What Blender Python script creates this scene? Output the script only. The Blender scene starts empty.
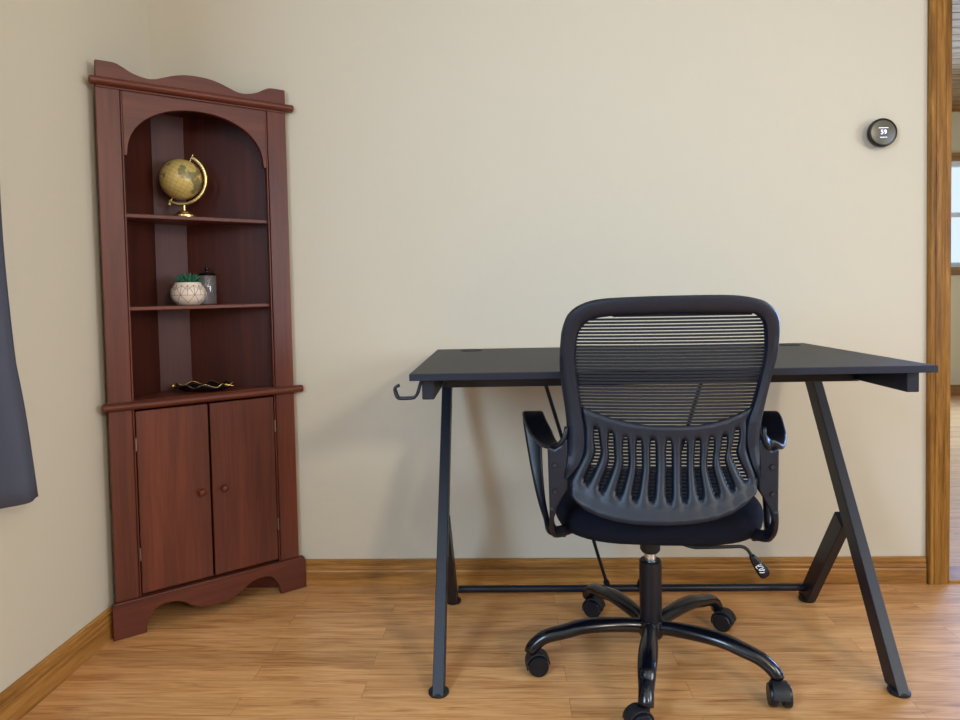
import bpy, bmesh, math, random
from mathutils import Vector, Matrix, Euler
random.seed(4)
PI = math.pi
C = bpy.context.scene.collection
SC = bpy.context.scene

# ------------------------------------------------------------------ camera
cam_d = bpy.data.cameras.new('camera'); cam = bpy.data.objects.new('camera', cam_d); C.objects.link(cam)
cr = Vector((.99898099, .04014491, -.02062456)); cu = Vector((.01907475, .03861288, .99907217)); cw = Vector((-.04090403, .99844751, -.03780778))
cam.matrix_world = Matrix(((cr.x, cu.x, -cw.x, 1.1016), (cr.y, cu.y, -cw.y, -2.1396), (cr.z, cu.z, -cw.z, .91746), (0, 0, 0, 1)))
cam_d.sensor_width = 36; cam_d.sensor_fit = 'HORIZONTAL'; cam_d.lens = 690.04 / 960 * 36
cam_d.shift_y = (318.96 - 360) / 960
cam_d.clip_start = .02
SC.camera = cam

# ------------------------------------------------------------------ view, world, window light, added fill
SC.view_settings.view_transform = 'Standard'; SC.view_settings.look = 'None'
SC.view_settings.exposure = -0.2; SC.view_settings.gamma = 1; SC.view_settings.use_curve_mapping = False
w = bpy.data.worlds.new('sky'); SC.world = w; w.use_nodes = True
bg = w.node_tree.nodes['Background']; bg.inputs[0].default_value = (.72, .86, 1, 1); bg.inputs[1].default_value = 1.3

def area(name, loc, target, sx, sy, power, col, spread=180):
    l = bpy.data.lights.new(name, 'AREA'); l.shape = 'RECTANGLE'; l.size = sx; l.size_y = sy
    l.energy = power; l.color = col; l.spread = math.radians(spread)
    o = bpy.data.objects.new(name, l); C.objects.link(o); o.location = loc
    o.rotation_euler = (Vector(target) - Vector(loc)).to_track_quat('-Z', 'Y').to_euler()
    return o
area('daylight_left_window', (.06, -2.72, 1.45), (3, -2.3, .9), .9, 1.05, 88, (.52, .74, 1))
area('daylight_rear_window', (3.15, -4.1, 2.12), (.3, -.6, .8), .5, .35, 34, (1, .88, .72), 140)
area('added_fill_right', (3.82, -2.0, 1.2), (0, -.9, .6), 1.2, 1.1, 27, (.78, .88, 1), 120)  # added cool fill that brightens the left wall, no known source there
area('daylight_far_room', (5.15, 2.3, 1.3), (2.4, .2, .2), 1.4, 1.5, 250, (.28, .50, 1))
area('added_fill_overhead', (2.1, -2.4, 2.40), (1.6, -2.2, 0), 2.2, 2.2, 24, (.93, .96, 1))  # added soft overhead fill, stands for no actual ceiling lamp

# ------------------------------------------------------------------ materials
def lin(c): return tuple(((v / 255 / 12.92) if v / 255 <= .04045 else ((v / 255 + .055) / 1.055) ** 2.4) for v in c)
def newmat(name):
    m = bpy.data.materials.new(name); m.use_nodes = True
    nt = m.node_tree; b = nt.nodes['Principled BSDF']; return m, nt, b
def mat(name, rgb, rough=.5, metal=0, spec=.5, bump=0, bscale=300, var=0, coat=0):
    m, nt, b = newmat(name); c = lin(rgb)
    b.inputs['Base Color'].default_value = (*c, 1); b.inputs['Roughness'].default_value = rough
    b.inputs['Metallic'].default_value = metal; b.inputs['Specular IOR Level'].default_value = spec
    b.inputs['Coat Weight'].default_value = coat
    tc = nt.nodes.new('ShaderNodeTexCoord')
    n = nt.nodes.new('ShaderNodeTexNoise'); n.inputs['Scale'].default_value = bscale; n.inputs['Detail'].default_value = 3
    nt.links.new(tc.outputs['Object'], n.inputs['Vector'])
    if bump:
        bp = nt.nodes.new('ShaderNodeBump'); bp.inputs['Strength'].default_value = bump; bp.inputs['Distance'].default_value = .001
        nt.links.new(n.outputs['Fac'], bp.inputs['Height']); nt.links.new(bp.outputs[0], b.inputs['Normal'])
    if var:
        n2 = nt.nodes.new('ShaderNodeTexNoise'); n2.inputs['Scale'].default_value = 3; nt.links.new(tc.outputs['Object'], n2.inputs['Vector'])
        r = nt.nodes.new('ShaderNodeValToRGB'); r.color_ramp.elements[0].position = .3; r.color_ramp.elements[1].position = .7
        r.color_ramp.elements[0].color = (*[v * (1 - var) for v in c], 1); r.color_ramp.elements[1].color = (*[min(1, v * (1 + var)) for v in c], 1)
        nt.links.new(n2.outputs['Fac'], r.inputs[0]); nt.links.new(r.outputs[0], b.inputs['Base Color'])
    return m
def wood(name, dark, mid, light, axis='x', rough=.35, scale=1.0, bump=.15, coat=0, contrast=1.0, spec=.5):
    """grain running along axis, in object space"""
    m, nt, b = newmat(name)
    tc = nt.nodes.new('ShaderNodeTexCoord'); mp = nt.nodes.new('ShaderNodeMapping')
    s = {'x': (1.2, 22, 22), 'y': (22, 1.2, 22), 'z': (22, 22, 1.2)}[axis]
    mp.inputs['Scale'].default_value = [v * scale for v in s]
    nt.links.new(tc.outputs['Object'], mp.inputs[0])
    n = nt.nodes.new('ShaderNodeTexNoise'); n.inputs['Scale'].default_value = 1.6; n.inputs['Detail'].default_value = 7; n.inputs['Roughness'].default_value = .62; n.inputs['Distortion'].default_value = .6
    nt.links.new(mp.outputs[0], n.inputs['Vector'])
    n2 = nt.nodes.new('ShaderNodeTexNoise'); n2.inputs['Scale'].default_value = 12; n2.inputs['Detail'].default_value = 4
    nt.links.new(mp.outputs[0], n2.inputs['Vector'])
    mx = nt.nodes.new('ShaderNodeMath'); mx.operation = 'MULTIPLY_ADD'; mx.inputs[1].default_value = .35
    nt.links.new(n2.outputs['Fac'], mx.inputs[0]); nt.links.new(n.outputs['Fac'], mx.inputs[2])
    r = nt.nodes.new('ShaderNodeValToRGB'); e = r.color_ramp.elements
    e[0].position = .67 - .22 * contrast; e[0].color = (*lin(dark), 1); e[1].position = .67 + .2 * contrast; e[1].color = (*lin(light), 1)
    k = e.new(.67); k.color = (*lin(mid), 1)
    nt.links.new(mx.outputs[0], r.inputs[0]); nt.links.new(r.outputs[0], b.inputs['Base Color'])
    b.inputs['Roughness'].default_value = rough; b.inputs['Specular IOR Level'].default_value = spec; b.inputs['Coat Weight'].default_value = coat; b.inputs['Coat Roughness'].default_value = .25
    bp = nt.nodes.new('ShaderNodeBump'); bp.inputs['Strength'].default_value = bump; bp.inputs['Distance'].default_value = .0006
    nt.links.new(mx.outputs[0], bp.inputs['Height']); nt.links.new(bp.outputs[0], b.inputs['Normal'])
    return m
def floor_mat(name):
    m, nt, b = newmat(name); L = nt.links.new; N = nt.nodes.new
    tc = N('ShaderNodeTexCoord')
    def brick(c1, c2, mc, mortar, bw, off=.37):
        br = N('ShaderNodeTexBrick'); br.offset = off; br.offset_frequency = 2; br.squash = 1
        br.inputs['Scale'].default_value = 1; br.inputs['Brick Width'].default_value = bw; br.inputs['Row Height'].default_value = .068
        br.inputs['Mortar Size'].default_value = mortar; br.inputs['Mortar Smooth'].default_value = .3; br.inputs['Bias'].default_value = 0
        br.inputs['Color1'].default_value = c1; br.inputs['Color2'].default_value = c2; br.inputs['Mortar'].default_value = mc
        L(tc.outputs['Object'], br.inputs['Vector']); return br
    idb = brick((0, 0, 0, 1), (1, 1, 1, 1), (.5, .5, .5, 1), 0, .75)
    # grain, shifted for every strip
    sep = N('ShaderNodeSeparateColor'); L(idb.outputs['Color'], sep.inputs[0])
    mul = N('ShaderNodeMath'); mul.operation = 'MULTIPLY'; mul.inputs[1].default_value = 37; L(sep.outputs[0], mul.inputs[0])
    cmb = N('ShaderNodeCombineXYZ'); L(mul.outputs[0], cmb.inputs[0]); L(mul.outputs[0], cmb.inputs[2])
    mp = N('ShaderNodeMapping'); mp.inputs['Scale'].default_value = (2.6, 30, 1); L(tc.outputs['Object'], mp.inputs[0])
    add = N('ShaderNodeVectorMath'); L(mp.outputs[0], add.inputs[0]); L(cmb.outputs[0], add.inputs[1])
    n = N('ShaderNodeTexNoise'); n.inputs['Scale'].default_value = 1.5; n.inputs['Detail'].default_value = 8; n.inputs['Roughness'].default_value = .6; n.inputs['Distortion'].default_value = 1.2
    L(add.outputs[0], n.inputs['Vector'])
    mp2 = N('ShaderNodeMapping'); mp2.inputs['Scale'].default_value = (12, 230, 1); L(tc.outputs['Object'], mp2.inputs[0])
    n2 = N('ShaderNodeTexNoise'); n2.inputs['Scale'].default_value = 1; n2.inputs['Detail'].default_value = 4; L(mp2.outputs[0], n2.inputs['Vector'])
    ma = N('ShaderNodeMath'); ma.operation = 'MULTIPLY_ADD'; ma.inputs[1].default_value = .36; L(n2.outputs['Fac'], ma.inputs[0]); L(n.outputs['Fac'], ma.inputs[2])
    r = N('ShaderNodeValToRGB'); e = r.color_ramp.elements
    e[0].position = .44; e[0].color = (*lin((152, 97, 52)), 1); e[1].position = .86; e[1].color = (*lin((224, 170, 113)), 1)
    k = e.new(.62); k.color = (*lin((199, 143, 87)), 1)
    L(ma.outputs[0], r.inputs[0])
    # tone per strip
    tr = N('ShaderNodeMapRange'); tr.inputs[3].default_value = .86; tr.inputs[4].default_value = 1.05; L(sep.outputs[0], tr.inputs[0])
    vm = N('ShaderNodeVectorMath'); vm.operation = 'SCALE'; L(r.outputs[0], vm.inputs[0]); L(tr.outputs[0], vm.inputs[3])
    seam = brick((1, 1, 1, 1), (1, 1, 1, 1), (.70, .60, .50, 1), .0009, .75)
    mm = N('ShaderNodeMix'); mm.data_type = 'RGBA'; mm.blend_type = 'MULTIPLY'; mm.inputs[0].default_value = 1
    L(vm.outputs[0], mm.inputs[6]); L(seam.outputs['Color'], mm.inputs[7]); L(mm.outputs[2], b.inputs['Base Color'])
    b.inputs['Roughness'].default_value = .30; b.inputs['Specular IOR Level'].default_value = .5
    bp = N('ShaderNodeBump'); bp.inputs['Strength'].default_value = .12; bp.inputs['Distance'].default_value = .0005; L(ma.outputs[0], bp.inputs['Height']); L(bp.outputs[0], b.inputs['Normal'])
    return m
M_wall = mat('painted_wall', (200, 191, 172), .75, bump=.25, bscale=160, spec=.3)
M_wall2 = mat('painted_wall_far', (218, 200, 160), .8, spec=.3)
M_ceil = mat('white_ceiling', (222, 218, 208), .9)
M_floor = floor_mat('oak_laminate')
M_oak_x = wood('golden_oak_x', (104, 66, 28), (154, 106, 50), (182, 132, 72), 'x', .42, 1.2, .15, 0, 1.0, .35)
M_oak_y = wood('golden_oak_y', (104, 66, 28), (154, 106, 50), (182, 132, 72), 'y', .42, 1.2, .15, 0, 1.0, .35)
M_oak_z = wood('golden_oak_z', (92, 58, 20), (138, 94, 38), (168, 120, 56), 'z', .45, 1.6, .15, 0, 1.0, .2)
M_ceilwood = wood('ceiling_boards', (120, 90, 60), (160, 130, 95), (186, 160, 124), 'x', .3, 1.0)
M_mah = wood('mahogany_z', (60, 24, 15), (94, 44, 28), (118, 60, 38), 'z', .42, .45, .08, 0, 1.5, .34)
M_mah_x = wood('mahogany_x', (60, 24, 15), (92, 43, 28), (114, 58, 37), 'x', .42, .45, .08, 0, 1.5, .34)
M_mah_in_shade = wood('mahogany_inside_shade', (44, 17, 12), (64, 28, 20), (82, 38, 27), 'z', .45, .4, .08, 0, 1.5, .2)  # same wood as the face, interior shade put into the colour
M_mah_back = wood('mahogany_grey_back', (74, 48, 46), (88, 60, 57), (98, 68, 64), 'z', .5, .4, .05, 0, 1.5, .22)
M_top = mat('charcoal_desktop', (36, 37, 40), .5, spec=.33, bump=.3, bscale=900)
M_edge = mat('black_desk_edge', (8, 17, 36), .42, spec=.4)
M_steel = mat('black_powder_coat', (8, 15, 31), .4, spec=.42, bump=.1, bscale=1200)
M_rubber = mat('black_rubber', (16, 17, 20), .6)
M_plastic = mat('black_plastic', (13, 21, 35), .42, spec=.42, bump=.2, bscale=1500)
M_plastic2 = mat('black_plastic_arm', (9, 13, 24), .36, spec=.4, bump=.15, bscale=1500)
M_mesh = mat('black_mesh_cord', (8, 10, 20), .8)
M_cloth = mat('black_seat_fabric', (9, 13, 26), .9, spec=.2, bump=.6, bscale=900)
M_gloss = mat('gloss_black_steel', (6, 9, 18), .24, coat=.15)
M_chrome = mat('chrome', (215, 218, 224), .3, 1)
M_gold = mat('polished_gold', (236, 206, 132), .26, 1)
M_brass = mat('aged_hinge', (150, 140, 124), .35, 1)
M_curtain = mat('slate_curtain', (72, 76, 92), .9, bump=.5, bscale=700)
M_white = mat('white_print', (225, 228, 232), .6)
M_pot = mat('cream_ceramic', (226, 208, 192), .4)
M_line = mat('grey_pot_lines', (120, 105, 98), .6)
M_leaf = mat('succulent_green', (40, 108, 78), .5, var=.35)
M_soil = mat('dark_soil', (40, 30, 24), .95, bump=1, bscale=200)
M_lid = mat('dark_metal_lid', (60, 50, 48), .3, 1)
M_tray = mat('black_glazed_tray', (18, 16, 22), .25)
M_thermo = mat('thermostat_face', (76, 70, 56), .28)
M_thermo_rim = mat('thermostat_rim', (36, 32, 28), .3, .6)
M_winframe = mat('white_window_vinyl', (225, 226, 224), .5)
def emis(name, rgb, s):
    m, nt, b = newmat(name); b.inputs['Base Color'].default_value = (*lin(rgb), 1)
    b.inputs['Emission Color'].default_value = (*lin(rgb), 1); b.inputs['Emission Strength'].default_value = s; return m
M_digit = emis('lit_white_digits', (240, 244, 255), 1.0)
M_screen = emis('lit_blue_screen', (34, 42, 88), .5)
def glass(name, tint=(1, 1, 1), gloss=.08, haze=0):
    m = bpy.data.materials.new(name); m.use_nodes = True; nt = m.node_tree; nt.nodes.clear(); N = nt.nodes.new; L = nt.links.new
    o = N('ShaderNodeOutputMaterial'); t = N('ShaderNodeBsdfTransparent'); t.inputs[0].default_value = (*tint, 1)
    d = N('ShaderNodeBsdfDiffuse'); d.inputs[0].default_value = (.75, .74, .78, 1)
    g = N('ShaderNodeBsdfGlossy'); g.inputs['Roughness'].default_value = .08
    m1 = N('ShaderNodeMixShader'); m1.inputs[0].default_value = haze; L(t.outputs[0], m1.inputs[1]); L(d.outputs[0], m1.inputs[2])
    m2 = N('ShaderNodeMixShader'); m2.inputs[0].default_value = gloss; L(m1.outputs[0], m2.inputs[1]); L(g.outputs[0], m2.inputs[2])
    L(m2.outputs[0], o.inputs[0]); return m
M_glass = glass('clear_glass', (.97, .97, .98), .07, .10); M_pane = glass('window_glass', (.97, .98, 1), .04, 0)
def globe_mat():
    m, nt, b = newmat('globe_map_print'); L = nt.links.new; N = nt.nodes.new
    tc = N('ShaderNodeTexCoord'); n = N('ShaderNodeTexNoise'); n.inputs['Scale'].default_value = 22; n.inputs['Detail'].default_value = 5
    L(tc.outputs['Object'], n.inputs['Vector'])
    r = N('ShaderNodeValToRGB'); e = r.color_ramp.elements; e[0].position = .55; e[0].color = (*lin((206, 180, 108)), 1); e[1].position = .57; e[1].color = (*lin((128, 118, 78)), 1)
    L(n.outputs['Fac'], r.inputs[0])
    # meridians and parallels
    sx = N('ShaderNodeSeparateXYZ'); L(tc.outputs['Object'], sx.inputs[0])
    at = N('ShaderNodeMath'); at.operation = 'ARCTAN2'; L(sx.outputs[0], at.inputs[0]); L(sx.outputs[1], at.inputs[1])
    def lines(src, k, w_):
        a = N('ShaderNodeMath'); a.operation = 'MULTIPLY'; a.inputs[1].default_value = k; L(src, a.inputs[0])
        f = N('ShaderNodeMath'); f.operation = 'FRACT'; L(a.outputs[0], f.inputs[0])
        g = N('ShaderNodeMath'); g.operation = 'LESS_THAN'; g.inputs[1].default_value = w_; L(f.outputs[0], g.inputs[0]); return g.outputs[0]
    mxn = N('ShaderNodeMath'); mxn.operation = 'MAXIMUM'; L(lines(at.outputs[0], 12 / PI, .06), mxn.inputs[0]); L(lines(sx.outputs[2], 90, .07), mxn.inputs[1])
    mm = N('ShaderNodeMix'); mm.data_type = 'RGBA'; mm.inputs[7].default_value = (*lin((150, 128, 72)), 1)
    L(mxn.outputs[0], mm.inputs[0]); L(r.outputs[0], mm.inputs[6]); L(mm.outputs[2], b.inputs['Base Color'])
    b.inputs['Roughness'].default_value = .38; b.inputs['Metallic'].default_value = .15
    return m
M_globe = globe_mat()

# ------------------------------------------------------------------ geometry helpers
def obj(name, bm, material, parent=None, smooth=False, bevel=0, seg=2, sub=0):
    me = bpy.data.meshes.new(name)
    bmesh.ops.recalc_face_normals(bm, faces=bm.faces)
    bm.to_mesh(me); bm.free(); me.materials.append(material)
    o = bpy.data.objects.new(name, me); C.objects.link(o)
    if smooth:
        for p in me.polygons: p.use_smooth = True
        if smooth != 'all':
            me.set_sharp_from_angle(angle=math.radians(40))
    if bevel:
        b = o.modifiers.new('bevel', 'BEVEL'); b.width = bevel; b.segments = seg; b.limit_method = 'ANGLE'; b.angle_limit = math.radians(40)
    if sub:
        s = o.modifiers.new('sub', 'SUBSURF'); s.levels = sub; s.render_levels = sub
    if parent: o.parent = parent
    return o
def empty(name, loc, label, cat, rz=0, group=None):
    o = bpy.data.objects.new(name, None); C.objects.link(o); o.location = loc; o.rotation_euler = (0, 0, rz); o.empty_display_size = .05
    o['label'] = label; o['category'] = cat
    if group: o['group'] = group
    return o
def struct(name, bm, m, **k):
    o = obj(name, bm, m, **k); o['kind'] = 'structure'; return o
def box(bm, x0, x1, y0, y1, z0, z1, mtx=None):
    v = [bm.verts.new(Vector(p)) for p in [(x0,y0,z0),(x1,y0,z0),(x1,y1,z0),(x0,y1,z0),(x0,y0,z1),(x1,y0,z1),(x1,y1,z1),(x0,y1,z1)]]
    if mtx is not None:
        for q in v: q.co = mtx @ q.co
    for f in [(0,3,2,1),(4,5,6,7),(0,1,5,4),(1,2,6,5),(2,3,7,6),(3,0,4,7)]: bm.faces.new([v[i] for i in f])
    return bm
def B(*a, **k):
    bm = bmesh.new(); return box(bm, *a, **k)
def frames(pts, up=Vector((0, 0, 1)), closed=False):
    n = len(pts); out = []
    for i in range(n):
        a = pts[(i - 1) % n] if (i > 0 or closed) else pts[i]; b = pts[(i + 1) % n] if (i < n - 1 or closed) else pts[i]
        t = (b - a).normalized()
        s = t.cross(up)
        if s.length < .05: s = t.cross(Vector((1, 0, .01)))
        s.normalize(); out.append((t, s, s.cross(t).normalized()))
    return out
def sweep(bm, pts, section, side=None, closed=False, cap=True):
    """section(i, n) -> list of (s, u) offsets; side: fixed side vector or list"""
    pts = [Vector(p) for p in pts]; n = len(pts); rings = []
    fr = frames(pts, closed=closed)
    prev = None
    for i, (t, s, u) in enumerate(fr):
        if side is not None:
            sv = Vector(side[i]) if isinstance(side, list) else Vector(side)
            s = (sv - t * sv.dot(t)).normalized(); u = s.cross(t).normalized()
        elif prev is not None:
            s = (prev - t * prev.dot(t)).normalized(); u = s.cross(t).normalized()
        prev = s
        rings.append([bm.verts.new(pts[i] + s * a + u * b) for a, b in section(i, n)])
    k = len(rings[0])
    for i in range(n if closed else n - 1):
        A, Bq = rings[i], rings[(i + 1) % n]
        for j in range(k): bm.faces.new([A[j], A[(j + 1) % k], Bq[(j + 1) % k], Bq[j]])
    if cap and not closed:
        bm.faces.new(rings[0][::-1]); bm.faces.new(rings[-1])
    return bm
def circ(r, r2=None, k=16): return [(r * math.cos(2 * PI * j / k), (r2 or r) * math.sin(2 * PI * j / k)) for j in range(k)]
def tube(bm, pts, r, k=14, closed=False, r2=None):
    rr = r if callable(r) else (lambda t: r)
    return sweep(bm, pts, lambda i, n: circ(rr(i / max(1, n - 1)), (r2 if r2 else None), k), closed=closed)
def rrect(w_, h, c=.25, k=3):
    """rounded rectangle section of full width w_, full height h"""
    r = min(w_, h) * c; o = []
    for cx, cy, a0 in [(w_/2-r, h/2-r, 0), (-w_/2+r, h/2-r, PI/2), (-w_/2+r, -h/2+r, PI), (w_/2-r, -h/2+r, 3*PI/2)]:
        for j in range(k + 1):
            a = a0 + PI / 2 * j / k; o.append((cx + r * math.cos(a), cy + r * math.sin(a)))
    return o
def lathe(bm, prof, c=(0, 0, 0), k=32, axis=None, rot=None):
    """prof: [(r, z)], spun round z; rot: Matrix"""
    c = Vector(c); rings = []
    for r, z in prof:
        ring = []
        for j in range(k if r > 1e-6 else 1):
            p = Vector((r * math.cos(2 * PI * j / k), r * math.sin(2 * PI * j / k), z))
            if rot is not None: p = rot @ p
            ring.append(bm.verts.new(p + c))
        rings.append(ring)
    for A, D in zip(rings, rings[1:]):
        if len(A) == 1 and len(D) == 1: continue
        for j in range(k):
            if len(A) == 1: bm.faces.new([A[0], D[j], D[(j+1) % k]])
            elif len(D) == 1: bm.faces.new([A[j], A[(j+1) % k], D[0]])
            else: bm.faces.new([A[j], A[(j+1) % k], D[(j+1) % k], D[j]])
    return bm
def prism(bm, poly, a, b, plane='xz'):
    """extrude a 2D polygon; plane xz -> between y=a and y=b, xy -> between z=a and z=b, yz -> between x"""
    f = {'xz': lambda p, t: (p[0], t, p[1]), 'xy': lambda p, t: (p[0], p[1], t), 'yz': lambda p, t: (t, p[0], p[1])}[plane]
    A = [bm.verts.new(f(p, a)) for p in poly]; D = [bm.verts.new(f(p, b)) for p in poly]; n = len(poly)
    bm.faces.new(A); bm.faces.new(D[::-1])
    for i in range(n): bm.faces.new([A[i], D[i], D[(i+1) % n], A[(i+1) % n]])
    return bm
def smoothpts(pts, n, closed=False):
    """Catmull-Rom through pts, resampled evenly to n points"""
    P = [Vector(p) for p in pts]; m = len(P); dense = []
    for i in range(m if closed else m - 1):
        g = (lambda q: P[q % m]) if closed else (lambda q: P[max(0, min(m - 1, q))])
        a, b, c, d = g(i - 1), g(i), g(i + 1), g(i + 2)
        for s in range(16):
            t = s / 16
            dense.append(.5 * ((2 * b) + (c - a) * t + (2 * a - 5 * b + 4 * c - d) * t * t + (3 * b - a - 3 * c + d) * t ** 3))
    dense.append(P[0] if closed else P[-1])
    L = [0]
    for a, b in zip(dense, dense[1:]): L.append(L[-1] + (b - a).length)
    out = []; j = 0; cnt = n if closed else n - 1
    for i in range(n):
        t = L[-1] * i / cnt
        while j < len(L) - 2 and L[j + 1] < t: j += 1
        q = (t - L[j]) / max(1e-9, L[j + 1] - L[j]); out.append(dense[j].lerp(dense[j + 1], min(1, q)))
    return out

# ------------------------------------------------------------------ the room
DX0, DX1, DZ = 2.418, 3.24, 2.03           # doorway
struct('floor', B(-.15, 5.4, -4.35, 3.85, -.06, 0), M_floor)
bm = B(-.12, DX0, 0, .12, 0, 2.45); box(bm, DX1, 4.0, 0, .12, 0, 2.45); box(bm, DX0, DX1, 0, .12, DZ, 2.45)
struct('wall_back', bm, M_wall)
WY0, WY1, WZ0, WZ1 = -3.25, -1.2, .9, 2.05
bm = B(-.12, 0, -4.2, WY0, 0, 2.45); box(bm, -.12, 0, WY1, 0, 0, 2.45); box(bm, -.12, 0, WY0, WY1, 0, WZ0); box(bm, -.12, 0, WY0, WY1, WZ1, 2.45)
struct('wall_left', bm, M_wall)
bm = B(3.9, 4.0, -4.2, -2.7, 0, 2.45); box(bm, 3.9, 4.0, -1.3, 0, 0, 2.45); box(bm, 3.9, 4.0, -2.7, -1.3, 0, .6); box(bm, 3.9, 4.0, -2.7, -1.3, 1.9, 2.45)
struct('wall_right', bm, M_wall)
RX0, RX1, RZ0, RZ1 = 2.7, 3.6, 1.6, 2.35
bm = B(-.12, RX0, -4.32, -4.2, 0, 2.45); box(bm, RX1, 4.0, -4.32, -4.2, 0, 2.45); box(bm, RX0, RX1, -4.32, -4.2, 0, RZ0); box(bm, RX0, RX1, -4.32, -4.2, RZ1, 2.45)
struct('wall_front', bm, M_wall)
struct('ceiling', B(-.12, 4.0, -4.32, .12, 2.45, 2.5), M_ceil)

def window(name, axis, fixed, a0, a1, z0, z1, depth, rail=True, casing=M_oak_z, cas=True, s=1):
    """axis 'x': the window lies in a wall of constant y (fixed); axis 'y': in a wall of constant x"""
    def bx(bm, p0, p1, d0, d1, q0, q1):
        lo, hi = sorted((fixed + d0 * s, fixed + d1 * s))
        return box(bm, p0, p1, lo, hi, q0, q1) if axis == 'x' else box(bm, lo, hi, p0, p1, q0, q1)
    t = .04
    bm = bmesh.new(); bx(bm, a0, a0 + t, -.07, -.02, z0, z1); bx(bm, a1 - t, a1, -.07, -.02, z0, z1)
    bx(bm, a0 + t, a1 - t, -.07, -.02, z0, z0 + t); bx(bm, a0 + t, a1 - t, -.07, -.02, z1 - t, z1)
    if rail: bx(bm, a0 + t, a1 - t, -.065, -.025, (z0 + z1) / 2 - .018, (z0 + z1) / 2 + .018)
    f = struct(name, bm, M_winframe)
    bm = bmesh.new(); bx(bm, a0 + t, a1 - t, -.047, -.043, z0 + t, z1 - t)
    obj('window_pane', bm, M_pane, f)
    if cas:
        bm = bmesh.new(); c = .065
        bx(bm, a0 - c, a0, 0, .016, z0 - c, z1 + c); bx(bm, a1, a1 + c, 0, .016, z0 - c, z1 + c); bx(bm, a0, a1, 0, .016, z1, z1 + c)
        bx(bm, a0, a1, 0, .016, z0 - c, z0 - .02); bx(bm, a0 - c - .02, a1 + c + .02, .0, .045, z0 - .02, z0)
        obj('window_casing', bm, M_oak_x, f)
    return f
window('window_1', 'y', 0, WY0, WY1, WZ0, WZ1, .12)
window('window_2', 'x', -4.2, RX0, RX1, RZ0, RZ1, .12)

window('added_window_right', 'y', 3.9, -2.7, -1.3, .6, 1.9, .1, s=-1)  # unseen window added to go with the right-hand fill

# baseboards: moulded oak profile (depth out of the wall, height)
prof = [(0, 0), (.012, 0), (.012, .046), (.0105, .049), (.0105, .052), (.012, .054), (.012, .060), (.0095, .063), (.0095, .067), (.011, .069), (.011, .074), (.008, .077), (.008, .081), (.006, .083), (0, .083)]
def baseboard(name, x0, x1, mt=M_oak_x): # on the back wall
    bm = bmesh.new(); prism(bm, [(-d, z) for d, z in prof], x0, x1, 'yz'); return struct(name, bm, mt)
baseboard('baseboard_back', .012, 2.362)
bm = bmesh.new(); prism(bm, [(d, z) for d, z in prof], -4.2, 0, 'xz'); struct('baseboard_left', bm, M_oak_y)
bm = bmesh.new(); prism(bm, [(3.9 - d, z) for d, z in prof], -4.2, 0, 'xz'); struct('baseboard_right', bm, M_oak_y)

# door casing and jamb
cprof = [(0, 0), (0, -.012), (.004, -.017), (.012, -.017), (.014, -.0145), (.017, -.0145), (.019, -.017), (.030, -.016), (.038, -.014), (.040, -.0115), (.043, -.0115), (.045, -.013), (.049, -.011), (.052, -.009), (.052, 0)]
bm = bmesh.new(); prism(bm, [(2.366 + x, y) for x, y in cprof], 0, 2.08, 'xy'); struct('trim_1', bm, M_oak_z)
struct('trim_2', B(2.4150, 2.4320, -.009, .13, .0, 2.06), M_oak_z)
struct('trim_3', B(3.222, 3.24, -.009, .13, 0, 2.03), M_oak_z)
struct('trim_4', B(3.24, 3.31, -.017, 0, 0, 2.08), M_oak_z)
struct('trim_5', B(2.36, 3.31, -.0175, 0, 2.03, 2.1), M_oak_x)
struct('trim_6', B(2.437, 3.222, -.002, .11, 0, .009), M_oak_x, bevel=.003)

# the room beyond the doorway
FY = 3.65
FWX0, FWX1, FWZ0, FWZ1 = 4.3, 5.1, 1.045, 1.905
bm = B(1.6, FWX0, FY, FY + .12, 0, 3.0); box(bm, FWX1, 5.4, FY, FY + .12, 0, 3.0); box(bm, FWX0, FWX1, FY, FY + .12, 0, FWZ0); box(bm, FWX0, FWX1, FY, FY + .12, FWZ1, 3.0)
struct('wall_far_room_back', bm, M_wall2)
struct('wall_far_room_left', B(1.5, 1.6, .12, FY, 0, 3.0), M_wall2)
bm = B(5.3, 5.4, .12, 1.5, 0, 3.0); box(bm, 5.3, 5.4, 3.1, FY, 0, 3); box(bm, 5.3, 5.4, 1.5, 3.1, 2.1, 3.0); box(bm, 5.3, 5.4, 1.5, 3.1, 0, .1)
struct('wall_far_room_right', bm, M_wall2)
bm = B(4.0, 5.4, .0, .12, 0, 3.0); struct('wall_far_room_front', bm, M_wall2)
window('window_3', 'x', FY, FWX0, FWX1, FWZ0, FWZ1, .12, s=-1)
window('window_4', 'y', 5.3, 1.5, 3.1, .1, 2.1, .1, s=-1, rail=False)
bm = bmesh.new(); prism(bm, [(FY - d, z) for d, z in prof], 1.6, 5.3, 'yz'); struct('baseboard_far_room', bm, M_oak_x)
# boarded ceiling, dropping towards the far wall
bm = bmesh.new(); nb = 34
for i in range(nb):
    y0 = .12 + (FY - .12) * i / nb; y1 = y0 + (FY - .12) / nb - .009
    zf = lambda y: 2.5 + (2.355 - 2.5) * (y - .12) / (FY - .12)
    prism(bm, [(y0, zf(y0)), (y1, zf(y1)), (y1, zf(y1) + .015), (y0, zf(y0) + .015)], 1.6, 5.3, 'yz')
zf = lambda y: 2.5 + (2.355 - 2.5) * (y - .12) / (FY - .12)
prism(bm, [(.12, zf(.12) + .012), (FY, zf(FY) + .012), (FY, zf(FY) + .03), (.12, zf(.12) + .03)], 1.6, 5.3, 'yz')
struct('ceiling_far_room', bm, M_ceilwood)
struct('trim_7', B(1.6, 5.3, FY - .02, FY, 2.30, 2.358), M_oak_x)

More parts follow.
